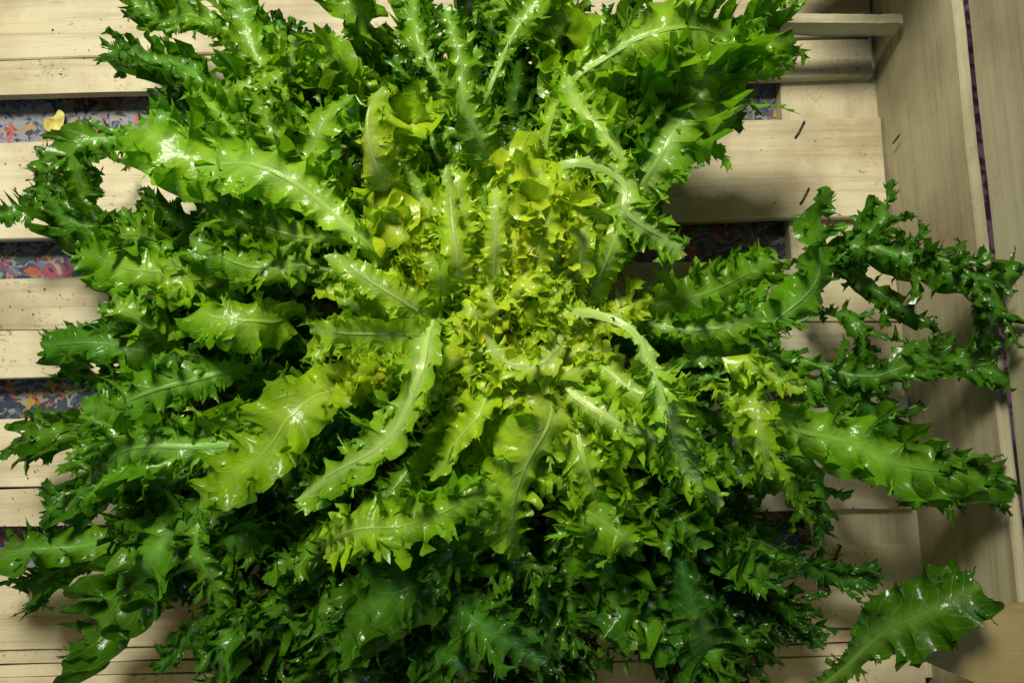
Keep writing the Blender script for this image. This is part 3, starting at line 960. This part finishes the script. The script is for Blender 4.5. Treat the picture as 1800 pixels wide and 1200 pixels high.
    (((260, 245, 5.6), (180, 240, 5.6), (130, 265, 5.4), (105, 350, 4.6)), 110, dict(age=.60, rib=.004, stalk=.2, frill=.8)),
    (((130, 270, 4.6), (70, 290, 4.6), (40, 330, 4.2), (10, 390, 3.4)), 85, dict(age=.72, rib=.003, stalk=.1, frill=.6)),
    (((380, 150, 5), (310, 110, 5), (250, 105, 4.6), (190, 115, 4)), 120, dict(age=.70, frill=.9, stalk=.1)),
    (((400, 60, 4.6), (330, 40, 4.4), (270, 30, 4), (230, -10, 3.4)), 110, dict(age=.58, frill=.9, stalk=.1)),
    (((260, 400, 5), (190, 400, 5), (130, 390, 4.4), (95, 340, 3.6)), 130, dict(age=.70, frill=1.2, stalk=.1)),
    (((280, 570, 5), (220, 560, 5), (200, 600, 4.6), (190, 640, 4)), 110, dict(age=.72, frill=1.3, stalk=.1)),
    (((600, 350, 8), (560, 280, 8.6), (590, 220, 8.6), (620, 160, 8)), 110, dict(age=.44, frill=1.0)),
    (((560, 480, 8), (470, 470, 8.4), (400, 450, 8), (330, 400, 7)), 120, dict(age=.50, rib=.006, frill=.8, stalk=.3)),
    (((600, 430, 8.2), (520, 420, 8.4), (440, 390, 8), (370, 360, 7.2)), 120, dict(age=.48, rib=.006, frill=.9, stalk=.35)),
    # --- smooth pale stalks standing round the heart
    (((838, 550, 8), (818, 460, 10.0), (803, 370, 10.6), (792, 300, 10.2)), 70, dict(age=.22, rib=.006, stalk=.05, frill=.35, peak=.4, d1=.22, lobes=.7, cup=-35, pale=.25)),
    (((875, 545, 8), (862, 450, 9.9), (852, 380, 10.3), (858, 330, 10)), 55, dict(age=.16, rib=.005, stalk=.05, frill=.4, peak=.4, d1=.25, lobes=.8, cup=30, pale=.2)),
    (((935, 535, 8), (955, 440, 9.8), (975, 360, 10.3), (968, 300, 10)), 65, dict(age=.16, rib=.006, stalk=.05, frill=.4, peak=.5, d1=.25, lobes=.8, cup=-30, pale=.2)),
    (((985, 530, 7.6), (1003, 440, 9.6), (1018, 370, 10), (1010, 320, 9.8)), 60, dict(age=.2, rib=.006, stalk=.05, frill=.4, peak=.5, d1=.25, lobes=.8, cup=35, pale=.25)),
    (((1008, 555, 6.6), (1048, 470, 8.8), (1085, 400, 9.4), (1092, 340, 9.2)), 75, dict(age=.3, rib=.008, stalk=.05, frill=.35, peak=.3, d1=.2, lobes=.5, cup=-30, pale=.35)),
    (((800, 565, 8.4), (725, 520, 10), (645, 470, 10.2), (580, 440, 9.8)), 75, dict(age=.3, rib=.006, stalk=.1, frill=.4, peak=.45, d1=.25, lobes=.8, pale=.2)),
    (((800, 610, 8.4), (700, 600, 10), (620, 600, 10), (560, 580, 9.6)), 80, dict(age=.28, rib=.005, stalk=.1, frill=.45, peak=.45, d1=.25, lobes=.8, pale=.15)),
    (((880, 660, 8.6), (850, 730, 9.8), (800, 790, 9.6), (760, 840, 9)), 80, dict(age=.34, rib=.006, stalk=.1, frill=.45, peak=.5, d1=.28, lobes=.8, pale=.2)),
]
sd = 1000
for pts, w, opt in LEAVES:
    sd += 7
    low_shade = min(max((sum(p[1] for p in pts) / len(pts) - 820) / 250, 0), 1) * 0.18  # extra age darkens lower leaves, painting light fall-off into their colour
    opt = dict(opt, age=min(opt['age'] + low_shade, .95))
    mx_ = sum(p[0] for p in pts) / len(pts) - 905
    my_ = sum(p[1] for p in pts) / len(pts) - 560
    if my_ > 330 and abs(mx_) < 480:
        pts = (pts[0],) + tuple((x, y, z + 2.0) for x, y, z in pts[1:])
    if mx_ > 400:
        opt.setdefault('core', .52)
        opt.setdefault('pin', .95)
        w = w * 0.92
    if math.hypot(mx_, my_) < 480:
        opt['age'] = max(opt['age'] - 0.06, 0.02)
        pts = (pts[0],) + tuple((x, y, z + 0.6) for x, y, z in pts[1:])
    make_leaf(head, HP(*pts), w * PXM * (0.95 if opt.get('d1', .6) <= .4 else 1.15), seed=sd, **opt)

# ------------------------------------------------------------------ the rest of the head, layer below layer
rng = np.random.default_rng(77)
R_DEG = [0, 15, 25, 35, 45, 52, 58, 70, 90, 110, 130, 140, 150, 160, 170, 180, 190, 200, 212, 225, 250, 270, 300, 315, 326, 338, 350, 360]
R_PX = [430, 390, 330, 300, 380, 560, 690, 700, 660, 700, 800, 830, 800, 780, 780, 780, 820, 850, 920, 950, 790, 730, 820, 780, 660, 560, 470, 430]
CX, CY = 905, 600


def ring_leaf(th, r_px, q, age, width, frill, z_mid, z_tip, r0=40, bend=0.0, **kw):
    a = math.radians(th)
    ca, sa = math.cos(a), math.sin(a)

    def at(f, z, side=0):
        rr = r0 + (r_px - r0) * f
        return (CX + ca * rr - sa * side * r_px, CY - (sa * rr + ca * side * r_px), z)
    pts = [at(0, 3.0), at(.3, z_mid * 0.85, bend * .25), at(.62, z_mid, bend * .7), at(.85, (z_mid * .45 + z_tip * .55), bend), at(1.0, z_tip, bend * 1.25)]
    return make_leaf(head, HP(*pts), width * PXM, age=age, frill=frill, **kw)


golden = 137.508
count = 0
for i in range(100):                           # outer and middle layers
    f = (i * 0.618034 + rng.uniform(-.02, .02)) % 1.0
    th = (50 + f / 0.88 * 275) % 360 if f < 0.88 else (325 + (f - 0.88) / 0.12 * 85) % 360
    if 6 < th < 44:
        continue
    q = 0.25 + 0.75 * ((i * 0.754877) % 1.0) ** 0.55
    right = (th < 48 or th > 318)
    low_ = 0.70 if (215 < th < 322 or 58 < th < 128) else 0.40
    R = np.interp(th, R_DEG, R_PX) * (low_ + (1 - low_) * q) * rng.uniform(0.88, 1.02)
    z_mid = 8.0 - 4.6 * q + rng.uniform(-.6, .6)
    z_tip = 6.8 - 5.0 * q + rng.uniform(-.6, .8)
    age = np.clip(0.34 + 0.44 * q + rng.uniform(-.08, .1) + (0.14 if 200 < th < 320 else 0), 0, 0.97)  # bottom sector gets darker pigment, standing in for weaker light there
    if low_ > 0.5:
        z_tip = max(z_tip, 3.6 + rng.uniform(0, .8))
    ring_leaf(th, R, q, age, rng.uniform(125, 190), rng.uniform(.9, 1.4), z_mid, max(z_tip, 0.9), bend=rng.uniform(-.12, .12), seed=5000 + i, core=rng.uniform(.42, .60), pin=rng.uniform(.85, 1.1), gap_l=.0070,
              rib=rng.uniform(.003, .006), stalk=rng.uniform(.25, .5), cup=rng.uniform(-25, 30), roll=rng.uniform(-.5, .5), twist=rng.uniform(-.8, .8))
    count += 1
for i in range(66):                            # bright inner crown, thickest towards the upper left
    th = 48 + 235 * ((i * 0.618034 + rng.uniform(-.03, .03)) % 1.0)
    R = (110 + 300 * ((i * 0.7549) % 1.0)) * (1.0 if th < 200 else 0.75)
    q = R / 400
    age = np.clip(-0.03 + 0.20 * q + rng.uniform(-.05, .06), 0, .5)
    ring_leaf(th, R, q, age, rng.uniform(72, 108), rng.uniform(1.0, 1.4), 9.3 - 1.4 * q + rng.uniform(-.4, .3), 9.6 - 1.8 * q + rng.uniform(-.5, .4), r0=20,
              bend=rng.uniform(-.15, .15), seed=7000 + i, core=.85, pin=.6, l1=.0075, rib=rng.uniform(.003, .0055), stalk=rng.uniform(.1, .3), cup=rng.uniform(-30, 30),
              roll=rng.uniform(-.5, .5), twist=rng.uniform(-.8, .8))
for i in range(44):                            # the yellow heart
    a = rng.uniform(0, 6.28)
    r = 95 * math.sqrt(rng.uniform(0, 1))
    x, y = 905 + r * math.cos(a), 590 - r * math.sin(a)
    b = a + rng.uniform(-.9, .9)
    ln = rng.uniform(45, 85)
    z = 10.2 - 1.3 * (r / 95)
    pts = ((x - 10 * math.cos(b), y + 10 * math.sin(b), z - 3), (x, y, z - .6), (x + ln * .5 * math.cos(b), y - ln * .5 * math.sin(b), z + .4),
           (x + ln * math.cos(b), y - ln * math.sin(b), z))
    make_leaf(head, HP(*pts), rng.uniform(46, 72) * PXM, age=rng.uniform(-.02, .08), core=.85, pin=.6, frill=1.2, seed=8000 + i, into=HEART, rib=.003, stalk=.15, l1=.008,
              cup=rng.uniform(-60, 60), roll=rng.uniform(-.8, .8))

hf = HEART.build('heart_frills', M_LEAF, head, P(905, 595, 0.07))
hf['kind'] = 'stuff'
hf['label'] = 'tight yellow curled heart of the lettuce'

for i in range(58):                            # short curled leaves breaking through the upper layer
    for _try in range(40):
        x, y = rng.uniform(190, 1280), rng.uniform(30, 1170)
        dx, dy = x - CX, CY - y
        th = math.degrees(math.atan2(dy, dx)) % 360
        d = math.hypot(dx, dy)
        R = np.interp(th, R_DEG, R_PX)
        if 130 < d < R * 0.82 and not (x > 1080 and y > 380 and y < 700) and not (780 < x < 1080 and 320 < y < 560):
            break
    q = d / R
    a = math.radians(th) + rng.uniform(-1.0, 1.0)
    ln = rng.uniform(85, 150)
    z = 9.3 - 2.6 * q ** 1.3 + rng.uniform(-.6, .3) - (0.7 if y > 850 else 0)
    ca, sa = math.cos(a), math.sin(a)
    bd = rng.uniform(-.5, .5)
    pts = ((x - ca * 25, y + sa * 25, z - 2.2), (x + ca * ln * .25, y - sa * ln * .25, z - .2),
           (x + ca * ln * .6 - sa * bd * 22, y - sa * ln * .6 - ca * bd * 22, z + .3), (x + ca * ln - sa * bd * 60, y - sa * ln - ca * bd * 60, z - .7))
    age = np.clip(-0.08 + 0.60 * q + 0.36 * min(max((y - 680) / 250, 0), 1) + rng.uniform(-.06, .08), 0.03, .8)  # lower down the pigment darkens too, with the light fall-off painted in
    make_leaf(head, HP(*pts), rng.uniform(90, 150) * PXM, age=age, frill=rng.uniform(1.0, 1.6), seed=9000 + i, rib=.003, stalk=rng.uniform(.1, .3), cup=rng.uniform(-50, 50),
              roll=rng.uniform(-.7, .7), twist=rng.uniform(-1.2, 1.2), l1=.008)

# ------------------------------------------------------------------ loose bits
loose = make_leaf(None, HP((1400, 1240, 3.6), (1470, 1178, 5.4), (1545, 1115, 7.2), (1625, 1050, 8.6), (1705, 1010, 9.0)), 160 * PXM, age=.84, rib=.0045,
                  stalk=.34, dive=False, frill=.5, d1=.38, lobes=.8, cup=22, peak=.72, roll=-.55, pale=.12, seed=31, name='loose_leaf', tipage=.1, l1=.016)
tag(loose, 'broad dark green leaf with pale rib lying alone in the lower right corner', 'leaf')


def scrap(name, pts_px, z, lift, mat, label, cat):
    """a small curled scrap of leaf: outline in photo pixels, domed and creased"""
    ring_ = np.array([P(x, y, z) for x, y in pts_px])
    c = ring_.mean(axis=0)
    vs, fs = [c + np.array((0, 0, lift))], []
    m = len(ring_)
    for k, f in enumerate((0.5, 1.0)):
        for j, p in enumerate(ring_):
            q = c + (p - c) * f
            h = lift * (1 - f) + (0.0022 * abs(math.sin(j * 1.9)) + 0.0004) * f
            vs.append(q + np.array((0, 0, h)))
    for j in range(m):
        k = (j + 1) % m
        fs.append([0, 1 + k, 1 + j])
        fs.append([1 + j, 1 + k, 1 + m + k, 1 + m + j])
    o = mesh_obj(name, vs, fs, mat, None, origin=c, smooth=True)
    so = o.modifiers.new('thickness', 'SOLIDIFY'); so.thickness = 0.0004
    su = o.modifiers.new('smooth', 'SUBSURF'); su.levels = 2; su.render_levels = 2
    tag(o, label, cat)
    return o


scrap('leaf_scrap', [(75, 212), (88, 208), (100, 209), (102, 198), (108, 194), (116, 199), (117, 215), (113, 228), (106, 241), (94, 236), (77, 231)], CLOTH_Z + 0.0015, 0.0012, M_YEL,
      'small yellowed leaf scrap lying on the patterned cloth in the upper left gap', 'leaf scrap')
scrap('dry_leaf_scrap', [(1546, 790), (1562, 782), (1590, 781), (1612, 784), (1622, 796), (1606, 810), (1588, 818), (1570, 812), (1558, 800)], 0.036, 0.005, M_DRY,
      'small curled brown dry leaf scrap caught under the right-hand leaves', 'leaf scrap')

# soil crumbs scattered on the slats
rs = np.random.default_rng(12)
vs, fs = [], []


def crumb(x, y, r):
    c = P(x, y, 0.0004)
    b0 = len(vs)
    k = 5
    a0 = rs.uniform(0, 6)
    el = rs.uniform(0.5, 1.0)
    for j in range(k):
        a = a0 + j * 2 * math.pi / k
        rr_ = r * rs.uniform(0.6, 1.2)
        vs.append(c + np.array((math.cos(a) * rr_, math.sin(a) * rr_ * el, 0)))
    vs.append(c + np.array((0, 0, r * 0.8)))
    for j in range(k):
        fs.append([b0 + j, b0 + (j + 1) % k, b0 + k])


for cx, cy, sx, sy, n_ in ((108, 126, 9, 9, 16), (100, 70, 60, 30, 16), (190, 27, 6, 6, 3), (80, 530, 50, 22, 20), (60, 560, 60, 50, 14), (110, 575, 30, 12, 26), (40, 290, 35, 30, 10),
                           (70, 900, 60, 40, 25), (60, 1040, 60, 30, 35), (1480, 930, 60, 40, 22), (1470, 975, 30, 12, 14), (1440, 300, 90, 60, 16), (1500, 120, 25, 40, 6),
                           (1500, 500, 50, 40, 14), (40, 820, 40, 30, 12), (1560, 700, 20, 40, 8)):
    for _ in range(n_):
        crumb(cx + rs.normal(0, sx), cy + rs.normal(0, sy), abs(rs.normal(0, 0.00028)) + 0.00013)
so = mesh_obj('soil_crumbs', vs, fs, M_SOIL, None, origin=(0, 0, 0))
tag(so, 'dark soil crumbs scattered over the pale slats', 'soil', kind='stuff')
print('leaf triangles', TOTAL[0], 'fill', count)
